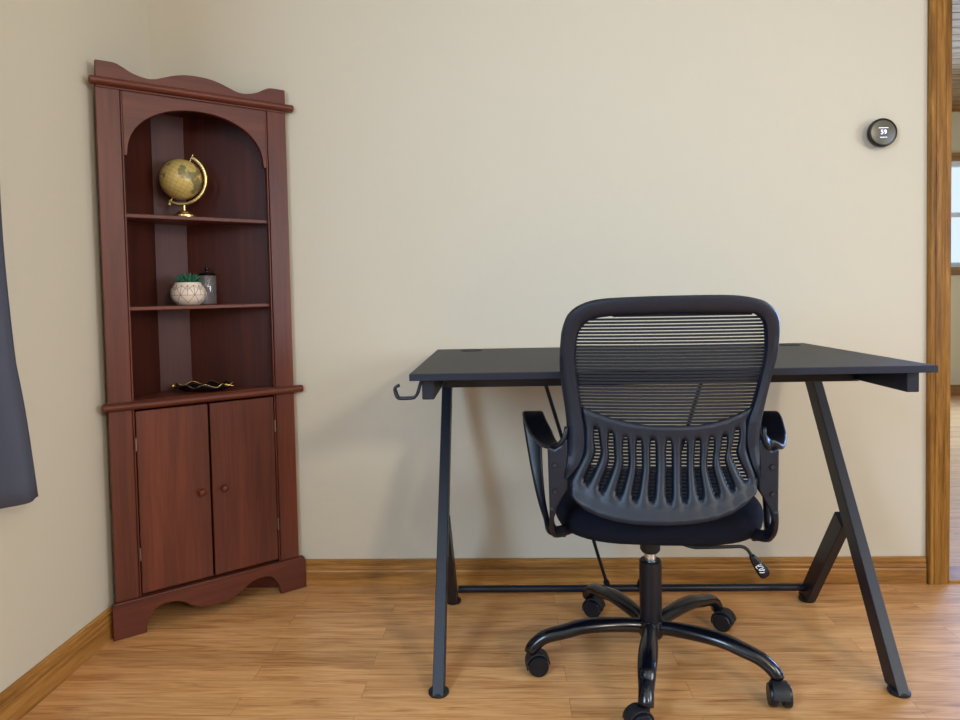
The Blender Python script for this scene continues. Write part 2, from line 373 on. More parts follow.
# ------------------------------------------------------------------ corner cabinet (local x runs along its face, y into the corner)
CA = math.atan2(.3442, .4223)
cab = empty('corner_cabinet', (.0250, -.3594, 0), 'tall reddish-brown wooden corner cabinet with arched open shelves above two doors', 'cabinet', CA)
def cp(name, bm, m=M_mah, parent=cab, **k): return obj(name, bm, m, parent, **k)
FW = .545
# scalloped base
arch_l = [(.082, 0), (.085, .024), (.094, .042), (.106, .058), (.122, .066), (.145, .067), (.175, .060), (.205, .040), (.235, .027), (.272, .024)]
sc = arch_l + [(FW - x, z) for x, z in arch_l[::-1][1:]]
poly = [(0, 0)] + smoothpts([(x, z) for x, z in [(p[0], p[1]) for p in sc]] and [Vector((x, z, 0)) for x, z in sc], 60)
poly = [(p[0], p[1]) for p in poly] + [(FW, 0), (FW, .088), (FW - .006, .100), (.006, .100), (0, .088)]
bm = bmesh.new(); prism(bm, poly[0:1] + poly[1:], -.002, .014, 'xz')
# side returns of the base, along the walls
dl = Vector((math.sin(CA), math.cos(CA), 0)); dr = Vector((-math.cos(CA), math.sin(CA), 0))
for P0, d, nn, lng in ((Vector((0, .010, 0)), dl, Vector((math.cos(CA), -math.sin(CA), 0)), .20), (Vector((FW, .0095, 0)), dr, Vector((-math.sin(CA), -math.cos(CA), 0)), .27)):
    q = [P0, P0 + d * lng, P0 + d * lng + nn * .014, P0 + nn * .014]
    prism(bm, [(v.x, v.y) for v in q], 0, .095, 'xy')
cp('base', bm, M_mah_x, bevel=.002)
# stiles, full height, with a shadow bead along the inner edge
for x0, x1, bx_ in ((.011, .068, .0705), (.470, .527, .4675)):
    bm = B(x0, x1, .008, .026, .1, 1.49); box(bm, min(x1, .0) if 0 else (x1 + .002 if x0 < .2 else x0 - .006), (x1 + .006 if x0 < .2 else x0 - .002), .010, .026, .1, 1.49)
    box(bm, (x1 if x0 < .2 else x0 - .002), (x1 + .002 if x0 < .2 else x0), .014, .026, .1, 1.49)
    cp('stile', bm, bevel=.0012)
# arched frieze
ax0, ax1 = .074, .464; aN = 40
arc = []
for i in range(aN + 1):
    a = PI - PI * i / aN
    ca, sa = math.cos(a), math.sin(a)
    sg = lambda v: (1 if v >= 0 else -1) * abs(v) ** .94
    arc.append((.269 + .186 * sg(ca), 1.314 + .137 * abs(sa) ** .94))
poly = [(ax0, 1.308), (.080, 1.308)] + arc + [(.458, 1.308), (ax1, 1.308), (ax1, 1.49), (ax0, 1.49)]
bm = bmesh.new(); prism(bm, poly, .010, .026, 'xz'); cp('arched_frieze', bm, M_mah_x, bevel=.0015)
# pediment
pd = [(.012, 1.550), (.045, 1.5505), (.061, 1.549), (.075, 1.543), (.097, 1.531), (.118, 1.524), (.138, 1.521), (.158, 1.523), (.180, 1.531), (.205, 1.540), (.235, 1.547)]
pd = pd + [(.269, 1.549)] + [(.538 - x, z) for x, z in pd[::-1]]
pts = smoothpts([Vector((x, z, 0)) for x, z in pd], 70)
bm = bmesh.new(); prism(bm, [(.012, 1.48)] + [(p.x, p.y) for p in pts] + [(.526, 1.48)], .004, .020, 'xz'); cp('pediment', bm, M_mah_x, bevel=.0015)
# cornice and waist mouldings: half-round rods swept across
def rod(z, r, x0, x1, y=.004):
    bm = bmesh.new(); sweep(bm, [(x0, y, z), (x0 + .002, y, z), (x1 - .002, y, z), (x1, y, z)], lambda i, n: circ((r * (.7 if i in (0, 3) else 1)) * 1.35, r * (.7 if i in (0, 3) else 1), 16))
    return bm
cp('cornice_moulding', rod(1.496, .0115, -.004, .549), M_mah_x, smooth=True)
cp('waist_moulding', rod(.630, .0115, -.004, .553), M_mah_x, smooth=True)
plan = [(.014, .026), (.524, .026), (.524, .036), (.272, .189), (.176, .169), (.014, .03)]
def slab(z0, z1, y=.014, inset=0):
    bm = bmesh.new(); p = [(.050, y), (.490, y), (.505, .036), (.275, .180), (.175, .160), (.040, .034)]
    prism(bm, p, z0, z1, 'xy'); return bm
cp('shelf', slab(1.142, 1.1535, .022), M_mah_x, bevel=.002)
cp('shelf', slab(.888, .899, .022), M_mah_x, bevel=.002)
cp('counter', slab(.621, .642, .012), M_mah_x, bevel=.002)
cp('cabinet_floor', slab(.092, .104, .030), M_mah_in_shade)
cp('cabinet_top', slab(1.470, 1.484, .026), M_mah_in_shade)
def wallpanel(a, b, z0=.1, z1=1.485, t=.009):
    a, b = Vector(a), Vector(b); d = (b - a).normalized(); nn = Vector((-d.y, d.x)) * t
    bm = bmesh.new(); prism(bm, [tuple(a), tuple(b), tuple(b + nn), tuple(a + nn)], z0, z1, 'xy'); return bm
cp('side_panel', wallpanel((.020, .024), (.176, .169)), M_mah_in_shade)
cp('side_panel', wallpanel((.272, .189), (.518, .026)), M_mah_in_shade)
cp('back_panel', wallpanel((.1765, .1695), (.2715, .1892), t=.007), M_mah_back)
# doors
for x0, x1, kx, hx in ((.0765, .267, .2405, .0745), (.2725, .4615, .3045, .4635)):
    d = cp('door', B(x0, x1, .009, .027, .1065, .6125), bevel=.002)
    bm = bmesh.new(); lathe(bm, [(0, -.020), (.006, -.0195), (.0098, -.016), (.0105, -.012), (.0085, -.008), (.0045, -.005), (.0042, .004)], (0, 0, 0), 20, rot=Matrix.Rotation(-PI / 2, 3, 'X'))
    for v in bm.verts: v.co += Vector((kx, .0085, .360))
    for v in bm.verts: pass
    kn = cp('knob', bm, M_mah, d, smooth=True)
    # knob profile must stand out of the door towards the room
    ys = [v.co.y for v in kn.data.vertices]
    if max(ys) > .018:
        for v in kn.data.vertices: v.co.y = .017 - v.co.y
    for hz in (.218, .522):
        bm = bmesh.new(); tube(bm, [(hx, .0065, hz - .018), (hx, .0065, hz + .018)], .0026, 10); box(bm, hx - .0018, hx + .0018, .006, .012, hz - .016, hz + .016)
        cp('hinge', bm, M_brass, d, smooth=True)
def cw_(u, v, z): # point on the cabinet plan -> world
    p = Matrix.Rotation(CA, 3, 'Z') @ Vector((u, v, z)); return (p.x + .0250, p.y - .3594, z)

# globe on the upper shelf
G = empty('desk_globe', cw_(.247, .108, 1.1535), 'small gold tabletop globe on the top shelf of the corner cabinet', 'globe', .10)
bm = bmesh.new(); lathe(bm, [(0, 0), (.033, 0), (.034, .004), (.034, .011), (.030, .014), (.022, .0155), (.019, .021), (.010, .025), (0, .026)], k=32); obj('base', bm, M_gold, G, smooth=True)
gc = Vector((-.006, 0, .117)); tilt = math.radians(27); R_ = .0595; Ra = .0725
axis = Vector((math.sin(tilt), 0, math.cos(tilt)))
bm = bmesh.new(); bmesh.ops.create_uvsphere(bm, u_segments=40, v_segments=24, radius=R_)
s = obj('sphere', bm, M_globe, G, smooth='all'); s.location = gc; s.rotation_euler = (0, tilt, 0)
pts = []
for i in range(33):
    a = PI / 2 - tilt - .05 - (PI - .0) * i / 32 * 1.0
    pts.append(gc + Vector((math.cos(a), 0, math.sin(a))) * Ra)
bm = bmesh.new(); sweep(bm, pts, lambda i, n: rrect(.011, .0085, .2, 2), side=(0, 1, 0)); obj('meridian_arm', bm, M_gold, G, smooth=True)
bm = bmesh.new(); tube(bm, [gc + axis * (R_ - .004), gc + axis * (Ra + .010)], .0024, 10); obj('axis_pin', bm, M_gold, G, smooth=True)
bm = bmesh.new(); tube(bm, [gc - axis * (R_ - .004), gc - axis * (Ra + .002), gc - axis * (Ra + .0025), gc - axis * (Ra + .009)], lambda t: .003 if t < .5 else .006, 12); obj('axis_knob', bm, M_gold, G, smooth=True)
bm = bmesh.new(); tube(bm, [(0, 0, .024), (0, 0, gc.z - Ra + .001)], .0042, 12); obj('stem', bm, M_gold, G, smooth=True)

# succulent in a patterned pot, middle shelf
P_ = empty('potted_succulent', cw_(.244, .083, .8993), 'small green succulent in a cream pot with a geometric line pattern, middle shelf', 'plant')
pp = [(0, .0), (.028, .0), (.032, .002), (.043, .012), (.0485, .025), (.0495, .034), (.047, .046), (.041, .057), (.036, .0625), (.037, .066), (.0345, .0665), (.033, .062), (.036, .052), (.03, .050), (0, .050)]
bm = bmesh.new(); lathe(bm, pp[:13], k=40); obj('pot', bm, M_pot, P_, smooth='all')
bm = bmesh.new(); lathe(bm, [(0, .055), (.036, .055), (.0365, .053)], k=30); obj('soil', bm, M_soil, P_)
def potr(z):
    for (r0, z0), (r1, z1) in zip(pp[2:9], pp[3:10]):
        if z0 <= z <= z1: return r0 + (r1 - r0) * (z - z0) / (z1 - z0)
    return .036
bm = bmesh.new(); na = 8
def pl(a0, z0, a1, z1):
    pts = []
    for i in range(9):
        a = a0 + (a1 - a0) * i / 8; z = z0 + (z1 - z0) * i / 8; r = potr(z) + .0002; pts.append((r * math.cos(a), r * math.sin(a), z))
    tube(bm, pts, .00065, 5)
for i in range(na):
    a = 2 * PI * i / na; h = PI / na
    pl(a, .029, a + 2 * h, .029); pl(a, .029, a + h, .058); pl(a + 2 * h, .029, a + h, .058); pl(a, .029, a, .058); pl(a, .058, a + h, .044); pl(a + 2 * h, .058, a + h, .044)
    pl(a, .029, a + h, .006); pl(a + 2 * h, .029, a + h, .006); pl(a + h, .029, a + h, .058)
obj('pattern_lines', bm, M_line, P_)
bm = bmesh.new()
for ring, (n_, ln, el, z0) in enumerate([(12, .044, 22, .058), (10, .038, 42, .060), (7, .031, 62, .062), (4, .022, 80, .062)]):
    for j in range(n_):
        a = 2 * PI * (j + ring * .5) / n_ + random.uniform(-.12, .12); e = math.radians(el + random.uniform(-6, 6)); pts = []
        for k in range(6):
            t = k / 5; rr = .005 + ln * t * math.cos(e); zz = z0 + ln * t * math.sin(e) + .006 * t * t
            pts.append((rr * math.cos(a), rr * math.sin(a), zz))
        sweep(bm, pts, lambda i, n: [(x * [.55, .9, 1, .85, .55, .08][i], y * [.7, 1, 1, .8, .5, .1][i]) for x, y in circ(.0058, .0026, 8)], side=(-math.sin(a), math.cos(a), 0))
obj('leaves', bm, M_leaf, P_, smooth='all')

# glass jar behind the pot
J = empty('glass_jar', cw_(.310, .126, .8993), 'clear glass jar with a knobbed dark lid, beside the succulent on the middle shelf', 'jar')
bm = bmesh.new(); lathe(bm, [(0, .001), (.0245, .001), (.026, .003), (.026, .086), (.0245, .088)], k=32); obj('jar_body', bm, M_glass, J, smooth=True)
bm = bmesh.new(); lathe(bm, [(0, .088), (.026, .088), (.0265, .090), (.024, .094), (.010, .0965), (.004, .098), (.0035, .102), (.0065, .105), (.0072, .109), (.005, .113), (0, .114)], k=28); obj('jar_lid', bm, M_lid, J, smooth=True)

# ruffled tray on the counter
T = empty('ruffled_tray', cw_(.276, .082, .6425), 'black ruffled dish with a thin gold rim on the counter above the cabinet doors', 'tray')
bm = bmesh.new(); N1, N2 = 72, 7; rings = []; rim = []
for i in range(N2):
    t = i / (N2 - 1); ring = []
    for j in range(N1):
        a = 2 * PI * j / N1; r = (.25 + .75 * t); wv = math.sin(9 * a + .4) * .0050 * max(0, (t - .45) / .55) ** 1.2
        p = Vector(((.086 + .006 * math.sin(5 * a)) * r * math.cos(a), (.050) * r * math.sin(a), .0015 + .011 * max(0, (t - .4) / .6) ** 1.6 + wv * 1.0 + .0055 * max(0, (t - .45) / .55)))
        ring.append(bm.verts.new(p))
        if i == N2 - 1: rim.append(p.copy())
    rings.append(ring)
for A, D in zip(rings, rings[1:]):
    for j in range(N1): bm.faces.new([A[j], A[(j+1) % N1], D[(j+1) % N1], D[j]])
bm.faces.new(rings[0][::-1])
o = obj('dish', bm, M_tray, T, smooth='all'); sm = o.modifiers.new('solid', 'SOLIDIFY'); sm.thickness = .0018; sm.offset = 1
bm = bmesh.new(); tube(bm, [p + Vector((0, 0, .001)) for p in rim], .0008, 6, closed=True); obj('gold_rim', bm, M_gold, T, smooth='all')
bm = bmesh.new(); lathe(bm, [(0, -.007), (.005, -.005), (.007, 0), (.005, .005), (0, .007)], (-.089, -.006, .016), 16); obj('gold_knob', bm, M_gold, T, smooth='all')
bm = bmesh.new(); tube(bm, [(.060, -.020, .0235), (.098, -.012, .0145)], .0022, 10); tube(bm, [(.072, .0, .0225), (.076, -.016, .0205)], .0015, 8); obj('gold_handle', bm, M_gold, T, smooth='all')

# ------------------------------------------------------------------ desk
dk = empty('computer_desk', (1.4, -.07, 0), 'black rectangular desk with slanted steel legs against the back wall', 'desk', .0071)
def D(name, bm, m, **k):
    for v in bm.verts: v.co -= Vector((1.4, -.07, 0))
    return obj(name, bm, m, dk, **k)
dt = D('desktop', B(.888, 1.973, -.699, -.070, .7355, .750), M_top, bevel=.002)
bm = bmesh.new()
for (x0, x1, y0, y1) in ((.8875, 1.9735, -.7005, -.6985), (.8875, 1.9735, -.0705, -.0690), (.8868, .8885, -.7005, -.069), (1.9725, 1.9742, -.7005, -.069)): box(bm, x0, x1, y0, y1, .7352, .7495)
D('edge_band', bm, M_edge, bevel=.0006)
for x in (.992, 1.905):
    bm = bmesh.new(); lathe(bm, [(0, .7502), (.024, .7502), (.0245, .7515), (.030, .7520), (.0315, .7500), (.0315, .7490), (0, .7490)], (x, -.135, 0), 32); D('cable_grommet', bm, M_rubber, smooth=True)
def bar(bm, a, b, wx, wy):
    a, b = Vector(a), Vector(b); sweep(bm, [a, a.lerp(b, .5), b], lambda i, n: rrect(wx, wy, .12, 2), side=(1, 0, 0)); return bm
for x in (.9220, 1.9590):
    xr = x if x < 1 else 1.9445
    D('side_rail', B(xr - .013, xr + .013, -.665, -.100, .690, .7355), M_steel, bevel=.002)
    bm = bmesh.new(); a, b = Vector((x, -.132, .700)), Vector((x, -.585, .004))
    d = (b - a).normalized(); sweep(bm, [a, a.lerp(b, .5), b], lambda i, n: rrect(.026, .048, .05, 1), side=(1, 0, 0))
    for v in bm.verts:
        if v.co.z < .02: v.co += d * ((.006 - v.co.z) / d.z)
        if v.co.z > .68: v.co += d * ((.6905 - v.co.z) / d.z)
    D('front_leg', bm, M_steel, smooth=True)
    bm = bmesh.new(); a, b = Vector((x, -.335, .310)), Vector((x, -.118, .006)); d = (b - a).normalized()
    sweep(bm, [a, a.lerp(b, .5), b], lambda i, n: rrect(.0255, .048, .05, 1), side=(1, 0, 0))
    for v in bm.verts:
        if v.co.z < .05: v.co += d * ((.006 - v.co.z) / d.z)
    D('rear_leg', bm, M_steel, smooth=True)
    for y in (-.590, -.120):
        bm = bmesh.new(); lathe(bm, [(0, 0), (.022, 0), (.0235, .002), (.0235, .007), (.020, .010), (0, .011)], (x, y, 0), 28); D('levelling_foot', bm, M_rubber, smooth=True)
D('crossbeam', B(.9385, 1.946, -.445, -.415, .685, .7353), M_steel, bevel=.002)
bm = bmesh.new(); tube(bm, [(.938, -.125, .040), (1.947, -.125, .040)], .0105, 16); D('foot_bar', bm, M_steel, smooth=True)
for a, b in (((1.189, -.425, .686), (1.378, -.130, .048)), ((1.572, -.425, .686), (1.470, -.130, .048))):
    bm = bmesh.new(); tube(bm, [a, b], .0048, 10); tube(bm, [Vector(b) + (Vector(a) - Vector(b)) * .03, b], .0085, 12); D('brace_rod', bm, M_steel, smooth=True)
bm = bmesh.new(); hk = [(.925, -.66, .7335), (.912, -.66, .7335), (.9075, -.66, .7295), (.899, -.66, .704), (.894, -.66, .697), (.888, -.66, .694), (.861, -.66, .6935), (.855, -.66, .697), (.852, -.66, .704), (.8500, -.66, .713), (.852, -.66, .718), (.859, -.66, .7215)]
sweep(bm, smoothpts(hk, 40), lambda i, n: rrect(.018, .0065, .4, 3), side=(0, 1, 0)); D('headphone_hook', bm, M_steel, smooth=True)

# ------------------------------------------------------------------ office chair (local: x right, y forward to the desk)
ch = empty('office_chair', (1.434, -.477, 0), 'black mesh-back swivel office chair on castors, pulled up to the desk', 'chair', math.radians(-4.5))
def K(name, bm, m, parent=ch, **k): return obj(name, bm, m, parent, **k)
def ys(x, z):
    y = -.285 + .45 * x * x
    y -= .05 * max(0, (z - .66) / .25) ** 1.6
    y -= .035 * max(0, (.60 - z) / .15) ** 1.5
    return y
outer = [(-.2037,.5356),(-.199,.5713),(-.1963,.6121),(-.1982,.6629),(-.2066,.7303),(-.2089,.7761),(-.2066,.8154),(-.2028,.8419),(-.1905,.872),(-.1658,.8908),(-.1293,.9007),(-.0681,.9038),(.012,.9049),(.1139,.9038),(.1656,.8961),(.1921,.884),(.21,.8628),(.2155,.8361),(.2145,.7882),(.2048,.7393),(.1935,.6842),(.1856,.6444),(.1834,.6045),(.1806,.5408)]
inner = [(-.1956,.5361),(-.1688,.5668),(-.1582,.5993),(-.1596,.6402),(-.1687,.706),(-.176,.7646),(-.1743,.8092),(-.1688,.8367),(-.1528,.8556),(-.1323,.8634),(-.0776,.8682),(.0141,.8693),(.147,.8679),(.1682,.8637),(.1821,.8502),(.1874,.8266),(.1892,.7889),(.183,.7454),(.1714,.6949),(.1579,.6551),(.1537,.6153),(.1609,.5796),(.1747,.541)]
arc = [(-.165,.6816),(-.1253,.6648),(-.0768,.6523),(-.0353,.6453),(.0075,.6449),(.0496,.6448),(.0814,.6485),(.1236,.6598),(.1689,.6803)]
bot = [(-.1936,.5323),(-.1872,.4993),(-.1627,.4798),(-.1239,.4658),(-.0758,.4589),(-.0183,.4579),(.0439,.4615),(.1022,.4729),(.1425,.492),(.1687,.5142),(.1766,.541)]
slots = [[(-.1376,.6399),(-.1355,.584),(-.1616,.5292)],[(-.108,.6314),(-.109,.5691),(-.1322,.5144)],[(-.0796,.6209),(-.0807,.5622),(-.0981,.5065)],[(-.0532,.6183),(-.0545,.557),(-.0663,.5001)],[(-.0259,.6187),(-.0272,.5575),(-.0335,.4992)],[(.0052,.6169),(.0039,.5579),(.0011,.498)],[(.0354,.6169),(.033,.5581),(.031,.5001)],[(.0616,.6188),(.0582,.558),(.063,.5038)],[(.0889,.6215),(.0837,.5636),(.0952,.5092)],[(.1144,.6261),(.1084,.571),(.1261,.5198)],[(.139,.6376),(.1316,.5861),(.1527,.5379)]]
V2 = lambda l: [Vector((x, z, 0)) for x, z in l]
NO = 170
O_, I_ = smoothpts(V2(outer), NO), smoothpts(V2(inner), NO)
# pair each outer point with a nearby inner point (monotone), so that the section stays square to the frame
bm = bmesh.new(); rings = []; j = 0
for i, o_ in enumerate(O_):
    best = min(range(max(0, j), min(NO, j + 8)), key=lambda q: (I_[q] - o_).length + abs(q - i) * .0016)
    j = best; n_ = I_[best] if 0 < i < NO - 1 else I_[0 if i == 0 else -1]
    sec = []
    for t, dy in ((0, .000), (.12, -.0075), (.5, -.011), (.88, -.0065), (1, .001), (.97, .012), (.5, .014), (.03, .012)):
        p = o_.lerp(n_, t); sec.append(bm.verts.new((p.x, ys(p.x, p.y) + dy, p.y)))
    rings.append(sec)
for A, D_ in zip(rings, rings[1:]):
    for q in range(8): bm.faces.new([A[q], A[(q+1) % 8], D_[(q+1) % 8], D_[q]])
bm.faces.new(rings[0]); bm.faces.new(rings[-1][::-1])
back = K('back_frame', bm, M_plastic, smooth=True)
# lumbar support: ribs between eleven slots
topc = smoothpts(V2(arc), 121); botc = smoothpts(V2(bot[1:-1]), 121)
def column(keys, w_=0):
    """keys T A M B E -> smooth list of rows with half-width profile"""
    T_, A_, M__, B_, E_ = [Vector((p[0], p[1], 0)) for p in keys]; rows = []
    for i in range(3): rows.append(T_.lerp(A_, i / 3))
    seg = smoothpts([A_, A_.lerp(M__, .5) , M__, B_], 13); rows += seg
    for i in range(1, 5): rows.append(B_.lerp(E_, i / 4))
    return rows
cols = []
cols.append(('edge', column([arc[0], inner[3], ((inner[1][0] + inner[2][0]) / 2 - .002, (inner[1][1] + inner[2][1]) / 2), bot[0], bot[1]]), 0))
hw = [.0015, .0022, .0028] + [.0030, .0044] + [.0050] * 9 + [.0044, .0032] + [.0030, .0030, .0030, .0030]
for k, (A_, M__, B_) in enumerate(slots):
    T_ = topc[10 * (k + 1)]; E_ = botc[10 * (k + 1)]
    c = column([T_, A_, M__, B_, E_]); cols.append(('slot', c, 1))
cols.append(('edge', column([arc[-1], inner[-4], ((inner[-2][0] + inner[-3][0]) / 2 + .002, (inner[-2][1] + inner[-3][1]) / 2), bot[-1], bot[-2]]), 0))
R = len(cols[0][1]); bm = bmesh.new()
def vtx(x, z, dy): return bm.verts.new((x, ys(x, z) - .003 + dy, z))
lines_ = []
for kind, c, f in cols:
    if kind == 'edge':
        lines_.append(('e', [(p.x, p.y) for p in c]))
    else:
        a_, b_ = [], []
        for i, p in enumerate(c):
            q = c[min(i + 1, R - 1)]; o2 = c[max(i - 1, 0)]; d = (q - o2).normalized(); nn = Vector((-d.y, d.x, 0))
            if nn.x < 0: nn = -nn
            a_.append(((p - nn * hw[i]).x, (p - nn * hw[i]).y)); b_.append(((p + nn * hw[i]).x, (p + nn * hw[i]).y))
        k_ = 10 * (sum(1 for t_, _ in lines_ if t_ == 'l') + 1)
        for row, crv, wdt in ((R - 1, botc, 1), (0, topc, 0)):
            a_[row] = (crv[k_ - wdt].x, crv[k_ - wdt].y); b_[row] = (crv[k_ + wdt].x + (.001 if not wdt else 0), crv[k_ + wdt].y)
        lines_.append(('l', a_)); lines_.append(('r', b_))
grid = []
def dep(i, edge): # relief: slot banks sink towards the sitter, ribs stand proud
    inside = 3 <= i <= 15
    flange = -.006 if i >= R - 2 else 0
    return (.003 if inside else 0) * edge + flange
for idx, (tg, l) in enumerate(lines_):
    grid.append((tg, [vtx(x, z, dep(i, 1)) for i, (x, z) in enumerate(l)]))
    if tg in ('e', 'r') and idx < len(lines_) - 1:
        l2 = lines_[idx + 1][1]
        for w_ in (.3, .7):
            grid.append(('m', [vtx(x + (x2 - x) * w_, z + (z2 - z) * w_, dep(i, 0) - (.0026 * min(1, max(0, i - 2) / 3) * min(1, max(0, 17 - i) / 3))) for i, ((x, z), (x2, z2)) in enumerate(zip(l, l2))]))
for (ta, A), (tb, D_) in zip(grid, grid[1:]):
    for i in range(R - 1):
        if ta == 'l' and tb == 'r' and 3 <= i < 15: continue
        bm.faces.new([A[i], A[i+1], D_[i+1], D_[i]])
lum = K('lumbar_support', bm, M_plastic, smooth='all'); sm = lum.modifiers.new('solid', 'SOLIDIFY'); sm.thickness = .007; sm.offset = -1
# normals of an open sheet: make the thickness grow towards the sitter
if sum(p.normal.y for p in lum.data.polygons) > 0: sm.offset = 1
# woven cords of the mesh panel
def lim(z):
    def it(l):
        for (x0, z0), (x1, z1) in zip(l, l[1:]):
            if min(z0, z1) <= z <= max(z0, z1) and abs(z1 - z0) > 1e-6: return x0 + (x1 - x0) * (z - z0) / (z1 - z0)
    return it(inner[:12]), it(inner[12:][::1])
bm = bmesh.new(); z = .500; ztop = max(p[1] for p in inner) - .0005; z = ztop - .0068 * int((ztop - .500) / .0068) - .0022; zlow = max(inner[0][1], inner[-1][1]) + .002
while z < ztop:
    a, b = lim(max(z, zlow))
    if z < zlow: a += .02; b -= .02
    a -= .008; b += .008
    n_ = 14; pts = [(a + (b - a) * i / n_, ys(a + (b - a) * i / n_, z) + .0095, z) for i in range(n_ + 1)]
    sweep(bm, pts, lambda i, n: [(.0012, .0023), (-.0012, .0023), (-.0012, -.0023), (.0012, -.0023)], side=(0, 1, 0)); z += .0068
K('mesh_panel', bm, M_mesh)
# side plates that carry the back
for s in (-1, 1):
    pl_ = [(.2365, .600), (.222, .594), (.210, .602), (.203, .616), (.195, .616), (.194, .515), (.206, .497), (.220, .472), (.224, .452), (.2340, .452)]
    bm = bmesh.new(); prism(bm, [(x * s * (1 if s < 0 else .925), z) for x, z in pl_], -.276, -.256, 'xz'); pt_ = K('back_bracket', bm, M_plastic, bevel=.004)
    for zq in (.562, .508):
        bm = bmesh.new(); lathe(bm, [(0, -.003), (.0045, -.003), (.0055, -.001), (.0055, .002)], (0, 0, 0), 14, rot=Matrix.Rotation(-PI / 2, 3, 'X'))
        for v in bm.verts: v.co += Vector((s * (.222 if s < 0 else .205), -.2772, zq))
        K('bolt', bm, M_rubber, pt_, smooth=True)
# arms: a pad that dips to the back bracket, a front strut, a lower run under the seat
for s in (-1, 1):
    path = [(.194, -.268, .640), (.197, -.270, .618), (.208, -.264, .602), (.226, -.235, .594), (.243, -.180, .597), (.259, -.110, .609), (.268, -.065, .618), (.273, -.030, .623), (.274, -.012, .6225)]
    path = smoothpts([((x + .003) * s * (1 if s < 0 else .965), y, z) for x, y, z in path], 44)
    sides = []
    for i in range(44):
        t = min(1, i / 43 / .40); sides.append((Vector((.0, 1 * -s, 0)).lerp(Vector((1, 0, 0)), t ** .8)) if s < 0 else (Vector((.0, 1, 0)).lerp(Vector((1, 0, 0)), t ** .8)))
    sides = [tuple(v.normalized()) for v in sides]
    def secp(i, n):
        t = i / (n - 1); wd = .022 + .030 * min(1, t / .55); th = .008 + .007 * min(1, t / .5)
        if t > .95: wd *= 1 - (t - .95) * 2; th *= 1 - (t - .95) * 6
        return rrect(wd, th, .45, 4)
    bm = bmesh.new(); sweep(bm, path, secp, side=sides); arm = K('armrest', bm, M_plastic2, smooth='all')
    st = [(.2755, -.022, .619), (.2750, -.026, .600), (.2715, -.036, .56), (.264, -.056, .49), (.254, -.088, .435), (.243, -.120, .402), (.234, -.150, .384), (.20, -.165, .385)]
    st = smoothpts([((x + .003) * s * (1 if s < 0 else .965), y, z) for x, y, z in st], 34)
    bm = bmesh.new(); sweep(bm, st, lambda i, n: rrect(.046 - .034 * min(1, i / n / .75), .018 + .004 * i / n, .35, 3), side=(1, 0, 0)); K('strut', bm, M_plastic2, arm, smooth='all')
    lo = [(.229, -.266, .475), (.230, -.264, .455), (.2305, -.256, .435), (.228, -.242, .418), (.218, -.222, .405), (.17, -.16, .40)]
    lo = smoothpts([(x * s * (1 if s < 0 else .925), y, z) for x, y, z in lo], 26)
    bm = bmesh.new(); sweep(bm, lo, lambda i, n: rrect(.010, .024, .35, 3), side=(1, 0, 0)); K('lower_bracket', bm, M_plastic2, arm, smooth='all')
# seat
bm = bmesh.new(); rings = []; NS = 56
def seat_ring(f, z, puff=0):
    ring = []
    for j in range(NS):
        a = 2 * PI * j / NS; c, s_ = math.cos(a), math.sin(a); e = .40
        x = .229 * f * (abs(c) ** e) * (1 if c >= 0 else -1); y = .012 + .245 * f * (abs(s_) ** e) * (1 if s_ >= 0 else -1)
        lift = .022 * (abs(x) / .23) ** 3 - (.018 * max(0, (y - .12) / .14) ** 2)
        ring.append(bm.verts.new((x, y, z + lift + .001)))
    return ring
for f, z in ((.02, .372), (.80, .372), (.90, .374), (.96, .380), (.99, .391), (1.0, .405), (.99, .420), (.955, .431), (.90, .437), (.80, .439), (.5, .436), (.02, .434)): rings.append(seat_ring(f, z))
for A, D_ in zip(rings, rings[1:]):
    for j in range(NS): bm.faces.new([A[j], A[(j+1) % NS], D_[(j+1) % NS], D_[j]])
bm.faces.new(rings[0][::-1]); bm.faces.new(rings[-1])
K('seat', bm, M_cloth, smooth='all')
bm = bmesh.new(); rings = []
for f, z in ((.50, .360), (.60, .361), (.66, .366), (.68, .380)): rings.append(seat_ring(f, z))
for A, D_ in zip(rings, rings[1:]):
    for j in range(NS): bm.faces.new([A[j], A[(j+1) % NS], D_[(j+1) % NS], D_[j]])
bm.faces.new(rings[0][::-1]); bm.faces.new(rings[-1]); K('seat_pan', bm, M_rubber, smooth=True)
bm = B(-.045, .045, -.07, .13, .325, .352); lathe(bm, [(0, .282), (.019, .282), (.024, .290), (.024, .33), (0, .33)], k=24)
K('tilt_mechanism', bm, M_rubber, bevel=.003)
bm = bmesh.new(); tube(bm, [(0, 0, .25), (0, 0, .290)], .0138, 20); K('gas_lift', bm, M_chrome, smooth=True)
bm = bmesh.new(); lathe(bm, [(0, .085), (.025, .085), (.0265, .10), (.0265, .262), (.0235, .265), (0, .265)], k=28); K('column', bm, M_plastic2, smooth=True)
bm = bmesh.new(); tube(bm, smoothpts([(.03, .008, .335), (.07, .008, .305), (.10, .010, .2935), (.12, .010, .2925), (.19, .015, .294), (.217, .018, .294), (.231, .018, .287), (.242, .019, .270)], 40), .0042, 10)
lv = K('height_lever', bm, M_rubber, smooth=True)
bm = bmesh.new(); sweep(bm, [(.2405, .019, .273), (.244, .019, .267), (.255, .020, .251), (.266, .021, .235), (.273, .022, .225), (.276, .022, .221)], lambda i, n: rrect([.012, .017, .024, .029, .027, .016][i], [.010, .013, .016, .018, .017, .010][i], .45, 4), side=(1, 0, .75)); kb = K('lever_paddle', bm, M_plastic2, lv, smooth='all')
bm = bmesh.new() # printed arrows and symbols on the paddle
d = Vector((.022, 0, -.030)).normalized(); e_ = Vector((.030, 0, .022)).normalized(); c0 = Vector((.2590, .0110, .2455))
